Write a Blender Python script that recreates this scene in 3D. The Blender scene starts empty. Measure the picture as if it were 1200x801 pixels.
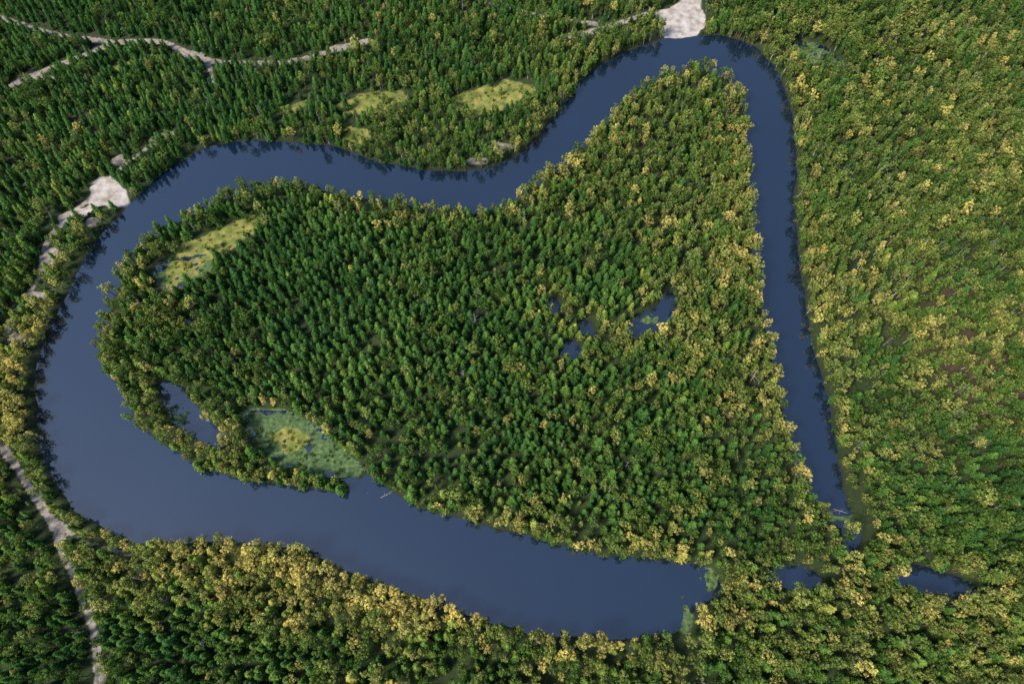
import bpy, math, numpy as np
from mathutils import Vector
rng = np.random.default_rng(7)
scene = bpy.context.scene

# ------------------------------------------------------------------ camera / survey
H = 308.0
PITCH = math.radians(65)
cP, sP = math.cos(PITCH), math.sin(PITCH)
TAN = 0.75

def plan(px, py, h=0.0):
    """survey mark -> ground plan metres (flat site at level h)"""
    dx = (px-600)/600*TAN
    dy = (400.5-py)/600*TAN
    d = (dx, cP+dy*sP, -sP+dy*cP)
    t = (H-h)/(-d[2])
    return (d[0]*t, d[1]*t)

# ------------------------------------------------------------------ helpers
_tab = rng.random((256, 256))
def vnoise(x, y, s):
    x = np.asarray(x)/s+1000.3; y = np.asarray(y)/s+1000.7
    xi = np.floor(x).astype(int); yi = np.floor(y).astype(int)
    fx = x-xi; fy = y-yi
    fx = fx*fx*(3-2*fx); fy = fy*fy*(3-2*fy)
    a = _tab[xi % 256, yi % 256]; b = _tab[(xi+1) % 256, yi % 256]
    c = _tab[xi % 256, (yi+1) % 256]; d = _tab[(xi+1) % 256, (yi+1) % 256]
    return (a*(1-fx)+b*fx)*(1-fy)+(c*(1-fx)+d*fx)*fy
def fbm(x, y, s):
    return (vnoise(x, y, s)*.5+vnoise(x+37, y-91, s*.5)*.3+vnoise(x-17, y+53, s*.25)*.2)

def smooth_closed(pts, n=2):
    p = np.array(pts, float)
    for _ in range(n):
        q = np.roll(p, -1, 0)
        a = p*.75+q*.25; b = p*.25+q*.75
        p = np.empty((len(a)*2, 2)); p[0::2] = a; p[1::2] = b
    return p
def smooth_open(pts, n=2):
    p = np.array(pts, float)
    for _ in range(n):
        a = p[:-1]*.75+p[1:]*.25; b = p[:-1]*.25+p[1:]*.75
        q = np.empty((len(a)*2+2, 2)); q[0] = p[0]; q[-1] = p[-1]
        q[1:-1:2] = a; q[2:-1:2] = b
        p = q
    return p
def seg_dist(x, y, P, closed):
    best = np.full(x.shape, 1e9)
    n = len(P)
    for i in range(n if closed else n-1):
        a = P[i]; b = P[(i+1) % n]
        d = b-a; L = d@d+1e-9
        t = np.clip(((x-a[0])*d[0]+(y-a[1])*d[1])/L, 0, 1)
        best = np.minimum(best, (x-a[0]-t*d[0])**2+(y-a[1]-t*d[1])**2)
    return np.sqrt(best)
def inside(x, y, P):
    r = np.zeros(x.shape, bool); n = len(P)
    for i in range(n):
        a = P[i]; b = P[(i+1) % n]
        if a[1] == b[1]: continue
        c = ((a[1] > y) != (b[1] > y)) & (x < (b[0]-a[0])*(y-a[1])/(b[1]-a[1])+a[0])
        r ^= c
    return r
def sdf(x, y, P):           # positive outside
    d = seg_dist(x, y, P, True)
    return np.where(inside(x, y, P), -d, d)
def poly(marks, n=2):
    return smooth_closed([plan(*m) for m in marks], n)
def line(marks, n=2):
    return smooth_open([plan(*m) for m in marks], n)
def sstep(a, b, v):
    t = np.clip((v-a)/(b-a), 0, 1); return t*t*(3-2*t)

# ------------------------------------------------------------------ site plan
river = poly([
 (1008,618),(998,600),(988,575),(984,545),(978,510),(973,478),(963,440),(951,392),(941,340),(934,290),(931,240),(933,190),
 (929,140),(918,98),(900,66),(872,48),(840,40),(808,43),(775,46),(742,57),(712,70),(686,90),(667,115),(650,141),(626,166),
 (602,186),(575,197),(542,201),(510,201),(480,196),(450,191),(425,183),(400,173),(370,169),(330,166),(290,164),(258,168),
 (225,181),(195,199),(170,220),(152,240),(128,264),(110,286),(96,310),(86,335),(70,360),(58,386),(48,412),(42,442),(42,478),
 (45,512),(53,543),(68,574),(90,602),(120,622,4),(150,633,8),(185,634,9),(225,629,9),(270,632,9),(310,637,9),(350,642,9),
 (400,663,9),(440,681,9),(480,692,9),(520,707,9),(560,723,9),(600,736,9),(640,743,9),(680,746,9),(720,749,9),(760,747,9),
 (792,742,6),(808,730,3),(820,712),(838,698),(845,682),(832,665),(800,657),(760,652),(720,650),(690,646),(650,636),(610,626),
 (570,616),(530,606),(500,598),(472,587),(455,572),(435,560),(415,548),(392,534),(372,516),(352,498),(325,490),(292,489),
 (285,497),(310,508),(330,530),(352,541),(380,550),(405,562),(415,578),(385,576),(350,569),(310,566),(270,558),
 (240,549),(210,532),(180,511),(158,490),(150,470,2),(130,445,4),(118,420,5),(113,395,6),(118,368,7),(122,345,8),(130,325,9),
 (140,303,9),(160,280,9),(180,262,9),(200,248,9),(230,233,9),(260,219,9),(290,209,9),(325,206,9),(360,209,9),(390,217,9),(420,221,9),
 (450,227,9),(480,231,9),(510,236,9),(545,240,9),(580,238,9),(603,225,9),(630,207,9),(655,188,9),(682,166,9),(703,146,9),
 (714,129,8),(738,106,7),(762,90,7),(792,76,7),(828,70,7),(857,81,7),(873,102,8),(880,130,9),(882,170,9),(883,210,9),(885,260,9),
 (890,310,9),(899,352,9),(908,400,9),(918,440,8),(928,500,7),(937,548,6),(952,582,4),(970,604,2),(985,622)])
ponds = [poly(m) for m in [
 [(985,615),(1003,612),(1012,625),(1002,645),(985,650),(988,632)],
 [(896,662,3),(930,660,3),(955,666),(968,684),(945,692),(904,686)],
 [(1040,662),(1070,660),(1102,668),(1146,686),(1140,699),(1095,696),(1050,690)],
 [(735,383),(750,368),(772,358),(778,340),(792,342),(795,364),(780,380),(764,394),(740,400)],
 [(656,398),(676,398),(684,421),(660,423)],
 [(638,348),(656,350),(660,368),(641,366)],
 [(676,370),(692,374),(699,396),(680,394)],
 [(925,50),(955,48),(980,64),(994,80),(965,86),(930,70)],
 [(186,446),(205,446),(222,468),(245,490),(268,512),(262,527),(232,518),(205,500),(195,475)],
 [(183,364),(193,366),(196,374),(186,374)],
 [(182,314),(192,306),(200,318),(190,336),(180,332)],
 [(232,300),(248,300),(250,316),(238,322)],
 [(212,372),(232,380),(238,392),(224,388)],
]]
waters = [river]+ponds
marshes = [poly(m) for m in [
 [(274,480),(330,477),(370,496),(394,520),(432,550),(422,565),(375,557),(328,544),(298,516)],
 [(418,568),(432,572),(450,580),(440,586),(424,580)],
 [(800,662),(835,660),(850,680),(842,700),(822,702),(828,685),(815,672)],
 [(795,700),(806,698),(812,716),(806,742),(792,740),(800,722)],
 [(960,602),(985,598),(1008,606),(1012,625),(990,622)],
 [(925,50),(950,46),(978,62),(994,82),(960,88),(930,74)],
 [(735,383),(752,368),(770,364),(776,372),(762,392),(740,396)],
 [(196,470),(212,466),(226,500),(214,508),(202,495)],
 [(232,488),(250,498),(262,514),(250,518)],
 [(178,314),(200,302),(250,296),(256,320),(228,334),(186,342)],
]]
marsh_amt = [1.05, .9, .76, .82, .72, .95, .72, .9, .6, .92]
meadows = [poly(m) for m in [
 [(518,127),(550,104),(600,95),(636,108),(598,126),(556,140)],
 [(390,126),(440,106),(488,111),(474,127),(416,138)],
 [(402,150),(425,148),(435,160),(420,172),(402,166)],
 [(186,338),(210,290),(250,271),(306,251),(306,268),(264,296),(227,322),(206,346)],
 [(320,512),(342,503),(362,514),(350,528),(328,524)],
 [(100,94),(190,60),(193,68),(110,104)],
 [(330,130),(350,120),(362,126),(345,140)],
 [(258,646,0),(288,642),(298,656),(272,662)],
]]
beaches = [poly(m) for m in [
 [(106,216),(128,204),(142,220),(153,240),(138,247),(118,241),(106,236)],
 [(764,14),(790,10),(808,-6),(818,-6),(824,14),(826,32),(812,45),(782,47),(772,36)],
 [(68,258),(92,244),(108,246),(98,254),(76,262)],
]]
roads = [(line(m), w) for m, w in [
 ([(-60,470),(0,515),(30,562),(60,606),(76,645),(92,684),(106,715),(116,760),(122,830)],1.3),
 ([(60,606),(98,634),(160,652)],.4),
 ([(12,104),(45,88),(85,74),(132,52),(190,50),(215,62),(240,72),(262,76),(300,77),(345,74),(390,62),(432,50)],1.8),
 ([(-40,15),(0,22),(60,42),(132,52)],1.4),
 ([(240,72),(252,90),(250,104)],1.2),
 ([(645,54),(668,44),(700,38),(756,18)],1.5),
 ([(206,156),(176,172),(140,200),(110,232),(78,256),(52,290),(50,322),(30,352),(8,390)],1.0),
 ([(816,4),(824,-30),(850,-90)],2.4),
 ([(556,2),(600,14),(650,24),(700,30)],1.0),
]]
openings = [((62,302),6,7),((48,348),9,4),((190,164),8,4),((588,174),9,5),((560,190),8,3),((110,262),6,4),((20,400),5,6),((45,95),16,4),((225,66),9,4),((400,58),12,3),((140,190),7,6)]

def water_d(x, y):          # >0 on land
    d = np.full(x.shape, 1e9)
    for P in waters: d = np.minimum(d, sdf(x, y, P))
    return d+(fbm(x, y, 9)-.5)*3.0
def masks(x, y):
    wob = (fbm(x+200, y, 7)-.5)*4.5
    sand = np.zeros(x.shape); marsh = np.zeros(x.shape); mead = np.zeros(x.shape)
    for P in beaches: sand = np.maximum(sand, sstep(2.0, -1.5, sdf(x, y, P)+wob*1.5))
    rd = np.full(x.shape, 1e9)
    for L, w in roads: rd = np.minimum(rd, seg_dist(x, y, L, False)-w)
    road = sstep(1.4, -.6, rd+wob*.45)
    for m, a, b in openings:
        cx, cy = plan(*m)
        road = np.maximum(road, sstep(.35, .75, np.exp(-(((x-cx)/a)**2+((y-cy)/b)**2))*(.35+1.3*fbm(x, y+31, 8))))
    for P, a in zip(marshes, marsh_amt): marsh = np.maximum(marsh, a*sstep(2.0, -2.0, sdf(x, y, P)+wob))
    for P in meadows: mead = np.maximum(mead, sstep(3.0, -3.0, sdf(x, y, P)+wob*1.8))
    return sand, road, rd, marsh, mead
def terrain(x, y, d, marsh):
    z = np.where(d > 0, np.minimum(d*.4, .9), np.maximum(d*.4, -2.0))
    z = z+sstep(6, 60, d)*(fbm(x, y, 90)*2.2-.4)+sstep(1, 6, d)*(fbm(x, y, 6)-.5)*.5
    zm = (fbm(x+50, y+20, 6)-.5)*.7+.01
    return z*(1-sstep(.1, .6, marsh))+(zm+(marsh-.75)*.5)*sstep(.1, .6, marsh)

# ------------------------------------------------------------------ materials
def newmat(name):
    m = bpy.data.materials.new(name); m.use_nodes = True
    nt = m.node_tree; nt.nodes.clear()
    return m, nt, nt.nodes, nt.links
def rgba(c): return (c[0], c[1], c[2], 1)
def ramp(N, stops):
    r = N.new('ShaderNodeValToRGB'); e = r.color_ramp.elements
    e[0].position, e[0].color = stops[0][0], rgba(stops[0][1])
    e[1].position, e[1].color = stops[-1][0], rgba(stops[-1][1])
    for p, c in stops[1:-1]:
        k = e.new(p); k.color = rgba(c)
    return r
def math_n(N, L, op, a, b=None, clamp=False):
    n = N.new('ShaderNodeMath'); n.operation = op; n.use_clamp = clamp
    for i, v in enumerate((a, b)):
        if v is None: continue
        if isinstance(v, (int, float)): n.inputs[i].default_value = v
        else: L.new(v, n.inputs[i])
    return n.outputs[0]
def mixc(N, L, f, a, b):
    n = N.new('ShaderNodeMix'); n.data_type = 'RGBA'
    for s, v in ((n.inputs[0], f), (n.inputs[6], a), (n.inputs[7], b)):
        if isinstance(v, (int, float)): s.default_value = v
        elif isinstance(v, tuple): s.default_value = rgba(v)
        else: L.new(v, s)
    return n.outputs[2]

def foliage(name, stops, transl=.22):
    m, nt, N, L = newmat(name)
    at = N.new('ShaderNodeAttribute'); at.attribute_type = 'INSTANCER'; at.attribute_name = 'tint'
    sh = N.new('ShaderNodeAttribute'); sh.attribute_name = 'shade'
    oi = N.new('ShaderNodeObjectInfo')
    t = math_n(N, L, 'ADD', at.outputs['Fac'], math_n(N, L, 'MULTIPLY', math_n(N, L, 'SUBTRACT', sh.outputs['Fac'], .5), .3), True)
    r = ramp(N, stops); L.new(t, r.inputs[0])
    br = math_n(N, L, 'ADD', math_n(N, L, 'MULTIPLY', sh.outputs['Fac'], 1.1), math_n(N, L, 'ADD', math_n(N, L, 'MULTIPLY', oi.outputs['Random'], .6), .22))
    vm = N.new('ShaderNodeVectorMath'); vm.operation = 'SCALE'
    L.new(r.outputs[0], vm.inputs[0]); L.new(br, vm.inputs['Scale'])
    d = N.new('ShaderNodeBsdfDiffuse'); L.new(vm.outputs[0], d.inputs[0])
    tr = N.new('ShaderNodeBsdfTranslucent'); L.new(vm.outputs[0], tr.inputs[0])
    mx = N.new('ShaderNodeMixShader'); mx.inputs[0].default_value = transl
    L.new(d.outputs[0], mx.inputs[1]); L.new(tr.outputs[0], mx.inputs[2])
    o = N.new('ShaderNodeOutputMaterial'); L.new(mx.outputs[0], o.inputs[0])
    return m
STOPS = [(0, (.046, .115, .026)), (.3, (.098, .182, .036)), (.6, (.225, .275, .068)), (.8, (.40, .38, .11)), (1, (.62, .53, .16))]
mat_spruce = foliage('spruce_needles', [(0, (.038, .105, .030)), (.35, (.086, .180, .038)), (.7, (.23, .30, .06)), (1, (.46, .43, .11))])
mat_leaf = foliage('canopy_leaves', STOPS)
mat_reed = foliage('reed_blades', [(0, (.06, .14, .035)), (.5, (.17, .25, .06)), (1, (.42, .37, .10))])
def simple(name, c, rough=.9, scale=3.0, var=.4):
    m, nt, N, L = newmat(name)
    tc = N.new('ShaderNodeTexCoord'); nz = N.new('ShaderNodeTexNoise'); nz.inputs['Scale'].default_value = scale
    L.new(tc.outputs['Object'], nz.inputs['Vector'])
    col = mixc(N, L, nz.outputs[0], tuple(v*(1-var) for v in c), tuple(min(1, v*(1+var)) for v in c))
    b = N.new('ShaderNodeBsdfPrincipled'); L.new(col, b.inputs['Base Color']); b.inputs['Roughness'].default_value = rough
    o = N.new('ShaderNodeOutputMaterial'); L.new(b.outputs[0], o.inputs[0]); return m
mat_bark = simple('pine_bark', (.16, .10, .065))
mat_birch = simple('birch_bark', (.5, .47, .42))
mat_dead = simple('dead_wood', (.42, .38, .34))

def ground_material():
    m, nt, N, L = newmat('forest_floor')
    geo = N.new('ShaderNodeNewGeometry')
    def nz(s, d=4):
        n = N.new('ShaderNodeTexNoise'); n.inputs['Scale'].default_value = s; n.inputs['Detail'].default_value = d
        L.new(geo.outputs['Position'], n.inputs['Vector']); return n.outputs[0]
    def att(a):
        n = N.new('ShaderNodeAttribute'); n.attribute_name = a; return n.outputs['Fac']
    n1, n2, n3 = nz(.05), nz(.6), nz(.25)
    r = ramp(N, [(.3, (.018, .034, .011)), (.5, (.030, .052, .016)), (.62, (.048, .066, .022)), (.75, (.07, .07, .032))])
    L.new(math_n(N, L, 'ADD', math_n(N, L, 'MULTIPLY', n1, .5), math_n(N, L, 'MULTIPLY', n2, .5)), r.inputs[0])
    rs = ramp(N, [(.3, (.30, .25, .21)), (.5, (.50, .45, .42)), (.7, (.66, .62, .60))]); L.new(n3, rs.inputs[0])
    rr = ramp(N, [(.3, (.20, .165, .135)), (.7, (.48, .43, .39))]); L.new(n2, rr.inputs[0])
    rm = ramp(N, [(.3, (.04, .09, .035)), (.5, (.085, .155, .06)), (.7, (.18, .24, .08))]); L.new(n2, rm.inputs[0])
    rg = ramp(N, [(.3, (.10, .16, .035)), (.5, (.22, .24, .055)), (.7, (.40, .35, .10))]); L.new(n3, rg.inputs[0])
    def sharp(a):
        return math_n(N, L, 'MULTIPLY', math_n(N, L, 'SUBTRACT', math_n(N, L, 'ADD', a, math_n(N, L, 'MULTIPLY', n2, .5)), .55), 3.0, True)
    c = mixc(N, L, sharp(att('bare')), r.outputs[0], (.075, .055, .035))
    c = mixc(N, L, sharp(att('marsh')), c, rm.outputs[0])
    c = mixc(N, L, sharp(att('meadow')), c, rg.outputs[0])
    c = mixc(N, L, sharp(att('road')), c, rr.outputs[0])
    c = mixc(N, L, sharp(att('sand')), c, rs.outputs[0])
    c = mixc(N, L, math_n(N, L, 'MULTIPLY', att('wet'), .85), c, (.014, .022, .010))
    b = N.new('ShaderNodeBsdfPrincipled'); L.new(c, b.inputs['Base Color']); b.inputs['Roughness'].default_value = .95
    bp = N.new('ShaderNodeBump'); bp.inputs['Strength'].default_value = .6; bp.inputs['Distance'].default_value = .4
    L.new(nz(1.2), bp.inputs['Height']); L.new(bp.outputs[0], b.inputs['Normal'])
    o = N.new('ShaderNodeOutputMaterial'); L.new(b.outputs[0], o.inputs[0]); return m
mat_ground = ground_material()

def water_material():
    m, nt, N, L = newmat('river_water')
    geo = N.new('ShaderNodeNewGeometry')
    def nz(s, d=3):
        n = N.new('ShaderNodeTexNoise'); n.inputs['Scale'].default_value = s; n.inputs['Detail'].default_value = d
        L.new(geo.outputs['Position'], n.inputs['Vector']); return n.outputs[0]
    col = mixc(N, L, nz(.02), (.004, .012, .034), (.009, .022, .052))
    b = N.new('ShaderNodeBsdfPrincipled'); L.new(col, b.inputs['Base Color'])
    b.inputs['IOR'].default_value = 2.75
    rr = N.new('ShaderNodeMapRange'); L.new(nz(.025, 5), rr.inputs[0]); rr.inputs[1].default_value = .35; rr.inputs[2].default_value = .65
    rr.inputs[3].default_value = .01; rr.inputs[4].default_value = .06
    L.new(rr.outputs[0], b.inputs['Roughness'])
    bp = N.new('ShaderNodeBump'); bp.inputs['Strength'].default_value = .25; bp.inputs['Distance'].default_value = .07
    L.new(nz(.8, 5), bp.inputs['Height']); L.new(bp.outputs[0], b.inputs['Normal'])
    o = N.new('ShaderNodeOutputMaterial'); L.new(b.outputs[0], o.inputs[0]); return m
mat_water = water_material()

# ------------------------------------------------------------------ terrain sheet
def axis(lo, hi, step, far):
    core = np.arange(lo, hi+.01, step); out = []; s = step; v = core[-1]
    while v < far: s *= 1.35; v += s; out.append(v)
    out2 = []; s = step; v = core[0]
    while v > -far: s *= 1.35; v -= s; out2.append(v)
    return np.array(out2[::-1]+list(core)+out)
XS = axis(-400, 400, 1.5, 9000); YS = axis(-50, 440, 1.5, 9000)
X, Y = np.meshgrid(XS, YS)
xf, yf = X.ravel(), Y.ravel()
D = water_d(xf, yf)
sand, road, rd, marsh, mead = masks(xf, yf)
Z = terrain(xf, yf, D, marsh)
Z = np.where((sand > .3) & (D > 0), np.minimum(Z, .25+D*.03), Z)
bx, by = plan(1145, 410)
bare = .8*np.exp(-(((xf-bx)/40)**2+((yf-by)/60)**2))
bx, by = plan(80, 120)
bare = np.maximum(bare, .75*np.exp(-(((xf-bx)/110)**2+((yf-by)/90)**2))*fbm(xf, yf, 30)*1.4)
wet = sstep(3.2, .2, D)*(1-sstep(.2, .5, marsh))*(1-sand)
nx, ny = len(XS), len(YS)
def grid_faces(sel=None):
    i, j = np.meshgrid(np.arange(nx-1), np.arange(ny-1))
    a = (j*nx+i).ravel()
    f = np.stack([a, a+1, a+nx+1, a+nx], 1)
    return f if sel is None else f[sel[f].all(1)]
def make_mesh(name, V, F, mat, attrs=None):
    me = bpy.data.meshes.new(name)
    me.vertices.add(len(V)); me.vertices.foreach_set('co', np.asarray(V, np.float32).ravel())
    me.loops.add(F.size); me.loops.foreach_set('vertex_index', F.ravel().astype(np.int32))
    me.polygons.add(len(F)); me.polygons.foreach_set('loop_start', np.arange(0, F.size, F.shape[1], dtype=np.int32))
    me.update(calc_edges=True)
    me.polygons.foreach_set('use_smooth', np.ones(len(F), bool))
    for k, v in (attrs or {}).items():
        a = me.attributes.new(k, 'FLOAT', 'POINT'); a.data.foreach_set('value', np.asarray(v, np.float32))
    me.materials.append(mat); me.validate()
    ob = bpy.data.objects.new(name, me); scene.collection.objects.link(ob); return ob
A = dict(sand=sand, road=road, marsh=marsh, meadow=mead, bare=bare, wet=wet)
make_mesh('forest_ground', np.stack([xf, yf, Z], 1), grid_faces(), mat_ground, A)
def sheet(name, sel, lift):
    F = grid_faces(sel); ids = np.unique(F); mp = np.zeros(len(xf), int); mp[ids] = np.arange(len(ids))
    make_mesh(name, np.stack([xf[ids], yf[ids], Z[ids]+lift], 1), mp[F], mat_ground, {k: v[ids] for k, v in A.items()})
sheet('sandy_beach', (sand > .6) & (D > .5), .012)
sheet('dirt_road', (road > .5) & (D > .5) & (sand < .3), .008)

# water sheet
make_mesh('river_water', np.array([(-700, -150, 0), (700, -150, 0), (700, 900, 0), (-700, 900, 0)]), np.array([[0, 1, 2, 3]]), mat_water)

# ------------------------------------------------------------------ tree prototypes
def build_proto(name, col, tris, shade, bark_v, bark_f, mats):
    V = list(tris.reshape(-1, 3)); nf = len(tris)
    F = [tuple(range(i*tris.shape[1], (i+1)*tris.shape[1])) for i in range(nf)]
    off = len(V)
    V += bark_v; F += [tuple(i+off for i in f) for f in bark_f]
    me = bpy.data.meshes.new(name); me.from_pydata([tuple(v) for v in V], [], F)
    me.materials.append(mats[0]); me.materials.append(mats[1])
    mi = np.zeros(len(F), np.int32); mi[nf:] = 1
    me.polygons.foreach_set('material_index', mi)
    a = me.attributes.new('shade', 'FLOAT', 'FACE'); s = np.full(len(F), .5, np.float32); s[:nf] = shade
    a.data.foreach_set('value', s)
    me.update()
    ob = bpy.data.objects.new(name, me); col.objects.link(ob); return ob
def tube(p0, p1, r0, r1, V, F, n=5):
    p0 = np.array(p0, float); p1 = np.array(p1, float); d = p1-p0; d /= np.linalg.norm(d)+1e-9
    u = np.cross(d, [0, 1, 0] if abs(d[1]) < .9 else [1, 0, 0]); u /= np.linalg.norm(u); w = np.cross(d, u)
    b = len(V)
    for p, r in ((p0, r0), (p1, r1)):
        for k in range(n):
            a = 2*math.pi*k/n; V.append(tuple(p+r*(math.cos(a)*u+math.sin(a)*w)))
    for k in range(n):
        F.append((b+k, b+(k+1) % n, b+n+(k+1) % n, b+n+k))
def leafquads(c, nrm, size):
    n = len(c); nrm = nrm/np.linalg.norm(nrm, axis=1, keepdims=True)
    r = rng.normal(size=(n, 3)); u = np.cross(nrm, r); u /= np.linalg.norm(u, axis=1, keepdims=True); w = np.cross(nrm, u)
    s = size[:, None]*rng.uniform(.7, 1.3, (n, 1)); e = rng.uniform(.5, 1, (n, 1))
    return np.stack([c-u*s, c-w*s*e*.7+u*s*.1, c+u*s, c+w*s*e*.7-u*s*.1], 1)

def spruce(name, col, Ht, R):
    T = []; S = []; BV = []; BF = []
    tube((0, 0, 0), (0, 0, Ht*.55), .16, .1, BV, BF); tube((0, 0, Ht*.55), (0, 0, Ht), .1, .02, BV, BF)
    nw = 13
    for k in range(nw):
        t = .14+.83*k/(nw-1); z0 = Ht*t
        r = R*(1-t)**.58*1.05+.22
        nb = max(5, int(round(5+6*(1-t))))
        ph = rng.random()*6.28
        for b in range(nb):
            a = ph+6.283*b/nb+rng.normal()*.2; rr = r*rng.uniform(.66, 1.2)
            dirv = np.array([math.cos(a), math.sin(a), 0]); sd = np.array([-math.sin(a), math.cos(a), 0])
            drop = rng.uniform(.0, .25)*rr
            base = np.array([0, 0, z0+rng.normal()*.12]); tip = base+dirv*rr-np.array([0, 0, drop])
            sh = rng.random()*.65
            ns = 3 if rr > .8 else 2
            for s in range(ns):
                f = (s+.75)/ns
                p = base+(tip-base)*f; w = .42*rr*(1.15-f)+.16
                q = base+(tip-base)*max(0, f-.75/ns)
                for sg in (-1, 1):
                    out = p+sd*sg*w-np.array([0, 0, .1+w*.25])+dirv*.12
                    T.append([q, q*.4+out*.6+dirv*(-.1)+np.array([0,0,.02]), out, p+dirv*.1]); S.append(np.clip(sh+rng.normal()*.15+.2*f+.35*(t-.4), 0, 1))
    T.append([(0.12, 0, Ht-.9), (0, .12, Ht-.9), (-.12, 0, Ht-.8), (0, 0, Ht+.1)]); S.append(.8)
    build_proto(name, col, np.array(T, float), np.array(S), BV, BF, (mat_spruce, mat_bark))

def round_tree(name, col, Ht, R, base, ncl, nl, leaf, bark, conic=.0, csize=.55):
    BV = []; BF = []
    lean = rng.normal(size=2)*.25
    tube((0, 0, 0), (lean[0]*.5, lean[1]*.5, Ht*.5), .2, .14, BV, BF)
    tube((lean[0]*.5, lean[1]*.5, Ht*.5), (lean[0], lean[1], Ht*.93), .14, .03, BV, BF)
    C = []; zc = Ht*(base+1)/2; hz = Ht*(1-base)/2
    tries = 0
    while len(C) < ncl and tries < 4000:
        tries += 1
        v = rng.normal(size=3); v /= np.linalg.norm(v); rad = rng.uniform(.55, 1.0) if rng.random() < .8 else rng.uniform(.1, .5)
        lob = 1+.28*math.sin(2*math.atan2(v[1], v[0])+ncl)+.15*math.sin(5*math.atan2(v[1], v[0])+Ht)
        t = (v[2]*rad+1)/2
        rs = R*lob*(1-conic*t)
        p = np.array([v[0]*rad*rs+lean[0], v[1]*rad*rs+lean[1], zc+v[2]*rad*hz])
        if all(np.linalg.norm(p-q) > csize*1.15 for q in C): C.append(p)
    T = []; S = []
    for p in C:
        if rng.random() < .3: tube((lean[0]*.7, lean[1]*.7, max(Ht*base*.9, p[2]-1.6)), p, .06, .02, BV, BF, 3)
        cs = csize*rng.uniform(.75, 1.35)
        v = rng.normal(size=(nl, 3)); v /= np.linalg.norm(v, axis=1, keepdims=True)
        c = p+v*cs*rng.uniform(.45, 1.1, (nl, 1))*np.array([1, 1, .75])
        nr = v+rng.normal(size=(nl, 3))*.45+np.array([0, 0, .25])
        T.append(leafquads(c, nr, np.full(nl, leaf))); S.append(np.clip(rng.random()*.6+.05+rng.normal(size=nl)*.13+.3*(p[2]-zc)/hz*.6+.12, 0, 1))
    build_proto(name, col, np.concatenate(T), np.concatenate(S), BV, BF, (mat_leaf, bark))

def bush(name, col, Ht, R):
    n = 150; v = rng.normal(size=(n, 3)); v /= np.linalg.norm(v, axis=1, keepdims=True); v[:, 2] = np.abs(v[:, 2])
    rad = rng.uniform(.4, 1.05, (n, 1))
    c = v*rad*np.array([R, R, Ht]); BV = []; BF = []
    for k in range(4):
        a = k*1.6; tube((0, 0, 0), (math.cos(a)*R*.5, math.sin(a)*R*.5, Ht*.7), .05, .02, BV, BF, 3)
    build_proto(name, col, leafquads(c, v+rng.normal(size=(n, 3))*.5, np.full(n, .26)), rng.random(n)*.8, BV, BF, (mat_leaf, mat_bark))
def reed(name, col, R, Ht):
    T = []; n = 46
    for k in range(n):
        a = rng.random()*6.28; r = R*math.sqrt(rng.random()); p = np.array([r*math.cos(a), r*math.sin(a), 0])
        l = rng.normal(size=3)*.25; l[2] = 0; w = rng.normal(size=3)*.07; w[2] = 0; h = Ht*rng.uniform(.5, 1)
        T.append([p-w, p+w, p+l+w*.7+[0, 0, h*.8], p+l*1.5+[0, 0, h]])
    build_proto(name, col, np.array(T), rng.random(n), [], [], (mat_reed, mat_bark))
def dead(name, col, Ht):
    BV = []; BF = []; tube((0, 0, 0), (.1, .1, Ht), .17, .03, BV, BF)
    for k in range(14):
        z = Ht*rng.uniform(.3, .95); a = rng.random()*6.28; l = (Ht-z)*.3+.5
        tube((0, 0, z), (math.cos(a)*l, math.sin(a)*l, z+l*.3), .05, .015, BV, BF, 3)
    T = np.array([[(0, 0, Ht-.1), (.05, 0, Ht), (.05, .05, Ht), (0, .05, Ht)]], float)
    return build_proto(name, col, T, np.array([.5]), BV, BF, (mat_bark, mat_dead))

def newcol(n): return bpy.data.collections.new(n)
c_spr, c_pine, c_bir, c_bush, c_reed, c_dead = [newcol(n) for n in ('spruce_trees', 'pine_trees', 'birch_trees', 'shrubs', 'reeds', 'dead_trees')]
for i in range(6): spruce('spruce_tree_%d' % i, c_spr, rng.uniform(7.4, 9.4), rng.uniform(1.85, 2.3))
for i in range(6): round_tree('pine_tree_%d' % i, c_pine, rng.uniform(9.8, 11.4), rng.uniform(2.05, 2.55), .45, 33, 20, .265, mat_bark)
for i in range(5): round_tree('birch_tree_%d' % i, c_bir, rng.uniform(8.6, 10), rng.uniform(1.8, 2.25), .28, 37, 19, .235, mat_birch, conic=.32, csize=.48)
for i in range(3): bush('shrub_%d' % i, c_bush, rng.uniform(1.6, 2.4), rng.uniform(1, 1.5))
for i in range(3): reed('reed_tuft_%d' % i, c_reed, 1.0, 1.3)
for i in range(2): dead('dead_tree_%d' % i, c_dead, rng.uniform(9, 11))
for m, a in (((446, 583), .5), ((966, 601), .2), ((976, 596), -.3)):
    lg = dead('fallen_log', scene.collection, 6.5); px_, py_ = plan(*m)
    lg.location = (px_, py_, .12); lg.rotation_euler = (math.radians(90), 0, math.radians(90)+a)

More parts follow.
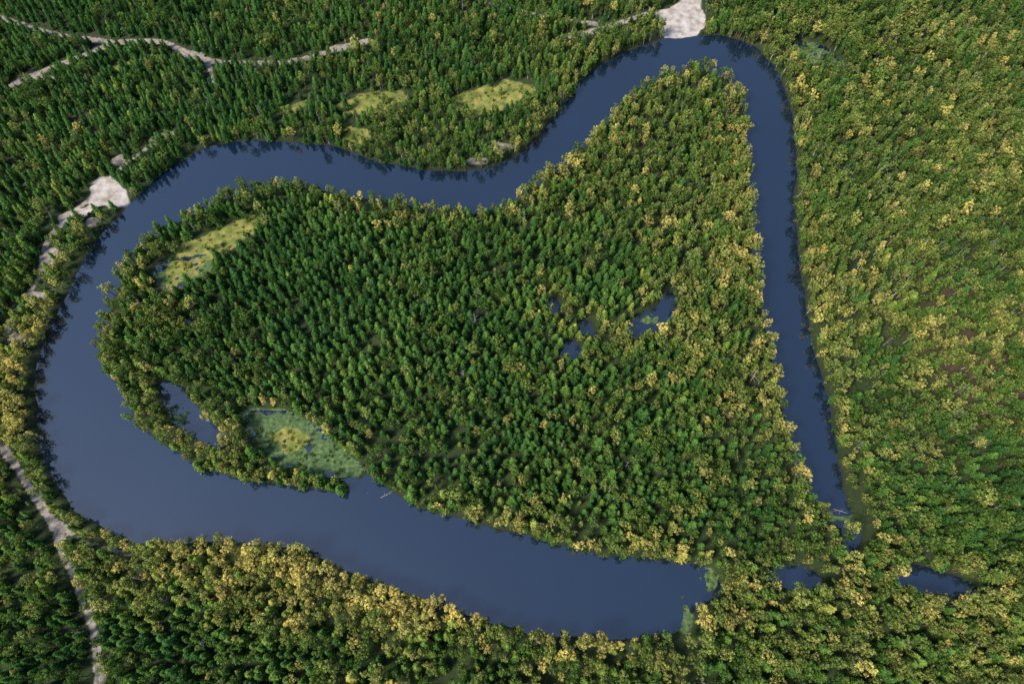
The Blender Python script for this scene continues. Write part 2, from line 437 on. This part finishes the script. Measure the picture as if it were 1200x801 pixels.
def scatter(name, x, y, z, rot, sc, tint, coll, nvar):
    n = len(x)
    me = bpy.data.meshes.new(name); me.vertices.add(n)
    me.vertices.foreach_set('co', np.stack([x, y, z], 1).astype(np.float32).ravel())
    a = me.attributes.new('rotv', 'FLOAT_VECTOR', 'POINT'); a.data.foreach_set('vector', np.asarray(rot, np.float32).ravel())
    a = me.attributes.new('scl', 'FLOAT_VECTOR', 'POINT'); a.data.foreach_set('vector', np.asarray(sc, np.float32).ravel())
    a = me.attributes.new('tint', 'FLOAT', 'POINT'); a.data.foreach_set('value', np.asarray(tint, np.float32))
    a = me.attributes.new('idx', 'INT', 'POINT'); a.data.foreach_set('value', rng.integers(0, nvar, n).astype(np.int32))
    ob = bpy.data.objects.new(name, me); scene.collection.objects.link(ob)
    ng = bpy.data.node_groups.new(name+'_gn', 'GeometryNodeTree')
    ng.interface.new_socket('Geometry', in_out='INPUT', socket_type='NodeSocketGeometry')
    ng.interface.new_socket('Geometry', in_out='OUTPUT', socket_type='NodeSocketGeometry')
    N, L = ng.nodes, ng.links
    gi = N.new('NodeGroupInput'); go = N.new('NodeGroupOutput')
    iop = N.new('GeometryNodeInstanceOnPoints'); ci = N.new('GeometryNodeCollectionInfo')
    ci.inputs['Collection'].default_value = coll; ci.inputs['Separate Children'].default_value = True; ci.inputs['Reset Children'].default_value = True
    def na(nm, ty):
        k = N.new('GeometryNodeInputNamedAttribute'); k.data_type = ty; k.inputs['Name'].default_value = nm; return k.outputs['Attribute']
    L.new(gi.outputs[0], iop.inputs['Points']); L.new(ci.outputs[0], iop.inputs['Instance'])
    iop.inputs['Pick Instance'].default_value = True
    L.new(na('idx', 'INT'), iop.inputs['Instance Index'])
    L.new(na('rotv', 'FLOAT_VECTOR'), iop.inputs['Rotation']); L.new(na('scl', 'FLOAT_VECTOR'), iop.inputs['Scale'])
    L.new(iop.outputs[0], go.inputs[0])
    md = ob.modifiers.new('scatter', 'NODES'); md.node_group = ng
    print(name, n)

# ------------------------------------------------------------------ stand map: (mark, radius m, round share, tint, size, density)
stands = [
 ((430,370),(95,60),.20,.16,.94,1),((300,330),(60,45),.22,.16,.94,1),((560,330),(60,50),.28,.24,.94,1),((150,370),(22,45),.55,.42,.97,1),
 ((800,130),(45,40),.60,.46,.80,1),((760,200),(50,30),.52,.40,.86,1),((650,235),(35,20),.8,.70,.97,1),((470,250),(80,14),.42,.36,.92,1),
 ((840,330),(35,60),.85,.50,1.02,1),((885,350),(14,90),.85,.62,1.02,1),((790,440),(35,30),.8,.55,1.02,1),((620,480),(60,30),.30,.30,.95,1),
 ((600,590),(90,18),.35,.34,.95,1),((880,590),(35,30),.65,.20,.80,1),((740,520),(45,30),.4,.26,.92,1),((250,520),(40,14),.6,.48,.92,1),
 ((1060,230),(80,90),.88,.38,1.06,1),((1020,480),(35,60),.85,.38,1.05,1),((1150,410),(38,45),.78,.28,1.02,.92),((1100,600),(60,35),.5,.18,1.0,1),
 ((950,240),(12,110),.92,.52,1.0,1),((985,470),(12,60),.92,.48,1.0,1),
 ((950,740),(90,22),.70,.48,1.08,1),((1150,760),(50,25),.75,.54,1.08,1),((500,705),(110,12),.92,.84,1.1,1),((300,665),(70,12),.92,.82,1.1,1),
 ((450,775),(90,14),.55,.34,1.0,1),((190,735),(38,24),.08,.06,.95,1),((60,760),(30,24),.3,.22,.92,.94),((20,620),(20,30),.35,.36,.92,.94),((15,450),(18,60),.85,.70,1,.97),
 ((120,110),(110,60),.16,.13,.88,.94),((30,200),(60,70),.25,.22,.92,.97),((500,50),(130,40),.42,.34,.95,.98),((480,155),(60,14),.55,.38,.88,.98),
 ((1130,40),(120,60),.82,.38,1.05,1),((700,20),(60,30),.65,.38,1,.95)]
def standmap(x, y):
    W = np.full(x.shape, .02); R = W*.5; T = W*.35; S = W*.95; Dn = W*1.0
    for m, r, a, t, s, dn in stands:
        cx, cy = plan(*m)
        w = np.exp(-(((x-cx)/r[0])**2+((y-cy)/r[1])**2))
        W = W+w; R = R+w*a; T = T+w*t; S = S+w*s; Dn = Dn+w*dn
    return R/W, T/W, S/W, Dn/W

sp = 3.75
gx = np.arange(-450, 450, sp); gy = np.arange(-100, 540, sp*.866)
GX, GY = np.meshgrid(gx, gy); GX = GX+(np.arange(len(gy)) % 2)[:, None]*sp*.5
x = GX.ravel(); y = GY.ravel()
x = x+(fbm(x, y, 60)-.5)*26; y = y+(fbm(y+300, x, 60)-.5)*26
x = x+rng.uniform(-.38, .38, x.shape)*sp; y = y+rng.uniform(-.38, .38, y.shape)*sp
# additional stems hugging the waterline
ex = rng.uniform(-380, 380, 60000); ey = rng.uniform(-40, 430, 60000)
ed = water_d(ex, ey); kk = (ed > .0) & (ed < 2.4); ex, ey = ex[kk], ey[kk]
kk = rng.random(len(ex)) < .5; ex, ey = ex[kk], ey[kk]; n0 = len(x)
x = np.concatenate([x, ex]); y = np.concatenate([y, ey]); extra = np.arange(len(x)) >= n0
d = water_d(x, y); sd_, rdm, rdist, mr, md_ = masks(x, y)
pond_near = np.full(x.shape, 1e9)
for P in ponds: pond_near = np.minimum(pond_near, sdf(x, y, P))
Rr, Tt, Ss, Dn = standmap(x, y)
keep = (d > .1) & (sd_ < .2) & (rdist > 1.6) & (rdm < .4) & (mr < .25) & ((md_ < .3) | (rng.random(len(x)) < .06))
keep &= ~(extra & (pond_near < 5))
keep &= rng.random(len(x)) < Dn*(.90+.10*sstep(.3, .5, fbm(x+9, y+9, 25)))
x, y, d, mr, Rr, Tt, Ss, extra = [v[keep] for v in (x, y, d, mr, Rr, Tt, Ss, extra)]
z = terrain(x, y, d, mr)-.05
n = len(x)
cl = fbm(x+400, y+100, 22)-.5; cl2 = fbm(x-400, y+700, 45)-.5
edge = sstep(14, 2, d)
u = rng.random(n)
isround = u < np.clip(Rr+cl*1.0+edge*.25, .03, .97)
tint = Tt*.85+cl2*.45+rng.normal(size=n)*.13+edge*.14
tint = np.where(isround, tint+.08+(rng.random(n) < .15)*.30, tint-.06+(rng.random(n) < .04)*.3)
tint = np.clip(tint-extra*.16, 0, 1)
bir = isround & (rng.random(n) < np.clip(.3+(.40-Tt)*1.0+(fbm(x, y+900, 30)-.5), .08, .7))
s = Ss*np.clip(rng.normal(1, .20, n), .5, 1.5)*np.where(extra, .65, 1)
sz = s**.8*rng.uniform(.84, 1.16, n)
rot = np.stack([rng.normal(size=n)*.035, rng.normal(size=n)*.035, rng.random(n)*6.283], 1)
scv = np.stack([s*rng.uniform(.92, 1.08, n), s*rng.uniform(.92, 1.08, n), sz], 1)
isdead = rng.random(n) < .004+.02*sstep(.5, .7, fbm(x+77, y, 40))*.5
def put(name, m, coll, nv):
    scatter(name, x[m], y[m], z[m], rot[m], scv[m], tint[m], coll, nv)
put('spruce_forest', ~isround & ~isdead, c_spr, 6)
put('pine_forest', isround & ~bir & ~isdead, c_pine, 6)
put('birch_forest', bir & ~isdead, c_bir, 5)
put('dead_trees', isdead, c_dead, 2)

# undergrowth
nb = 14000
x = rng.uniform(-400, 400, nb); y = rng.uniform(-50, 480, nb)
d = water_d(x, y); sd_, rdm, rdist, mr, md_ = masks(x, y); Rr, Tt, Ss, Dn = standmap(x, y)
k = (d > .0) & (sd_ < .25) & (rdist > .5) & (rdm < .6) & (mr < .4) & (rng.random(nb) < np.where(md_ > .4, .2, .8))
x, y, d, mr, Tt = [v[k] for v in (x, y, d, mr, Tt)]; n = len(x)
s = rng.uniform(.5, 1.2, n)
scatter('undergrowth_shrubs', x, y, terrain(x, y, d, mr)-.05, np.stack([0*s, 0*s, rng.random(n)*6.28], 1), np.stack([s, s, s], 1), np.clip(Tt*.5+rng.normal(size=n)*.12, 0, 1), c_bush, 3)
# reeds along water and marsh
nb = 80000
x = rng.uniform(-380, 380, nb); y = rng.uniform(-30, 430, nb)
d = water_d(x, y); sd_, rdm, rdist, mr, md_ = masks(x, y)
k = ((np.abs(d-.1) < .8) & (fbm(x, y+55, 14) > .60)) | ((mr > .4) & (fbm(x+5, y, 6) > .50)) | ((md_ > .5) & (rng.random(nb) < .35))
k &= (sd_ < .2)
x, y, d, mr, md_ = [v[k] for v in (x, y, d, mr, md_)]; n = len(x)
s = rng.uniform(.4, 1.0, n)
scatter('reed_beds', x, y, np.maximum(terrain(x, y, d, mr), -.1), np.stack([0*s, 0*s, rng.random(n)*6.28], 1), np.stack([s, s, s], 1), np.clip(.32+.36*md_+rng.normal(size=n)*.2, 0, 1), c_reed, 3)

# ------------------------------------------------------------------ camera, light
cam = bpy.data.cameras.new('camera'); co = bpy.data.objects.new('camera', cam); scene.collection.objects.link(co)
cam.sensor_width = 36; cam.lens = 18/TAN; cam.clip_end = 20000; cam.clip_start = 1
co.location = (0, 0, H); co.rotation_euler = (math.radians(90)-PITCH, 0, 0)
scene.camera = co
EL, AZ = math.radians(48), math.radians(-122)      # azimuth clockwise from +Y
sd = Vector((math.sin(AZ)*math.cos(EL), math.cos(AZ)*math.cos(EL), math.sin(EL)))
sl = bpy.data.lights.new('sun', 'SUN'); so = bpy.data.objects.new('sun', sl); scene.collection.objects.link(so)
sl.energy = 4.3; sl.angle = math.radians(15); sl.color = (1, .91, .76)
so.rotation_euler = sd.to_track_quat('Z', 'Y').to_euler(); so.location = (0, 0, 400)
w = bpy.data.worlds.new('World'); scene.world = w; w.use_nodes = True
nt = w.node_tree; bg = nt.nodes['Background']; sk = nt.nodes.new('ShaderNodeTexSky'); sk.sky_type = 'NISHITA'
sk.sun_disc = False; sk.sun_elevation = EL; sk.sun_rotation = AZ % (2*math.pi)
nt.links.new(sk.outputs[0], bg.inputs[0]); bg.inputs[1].default_value = .15
scene.view_settings.view_transform = 'Standard'; scene.view_settings.look = 'None'; scene.view_settings.exposure = 0
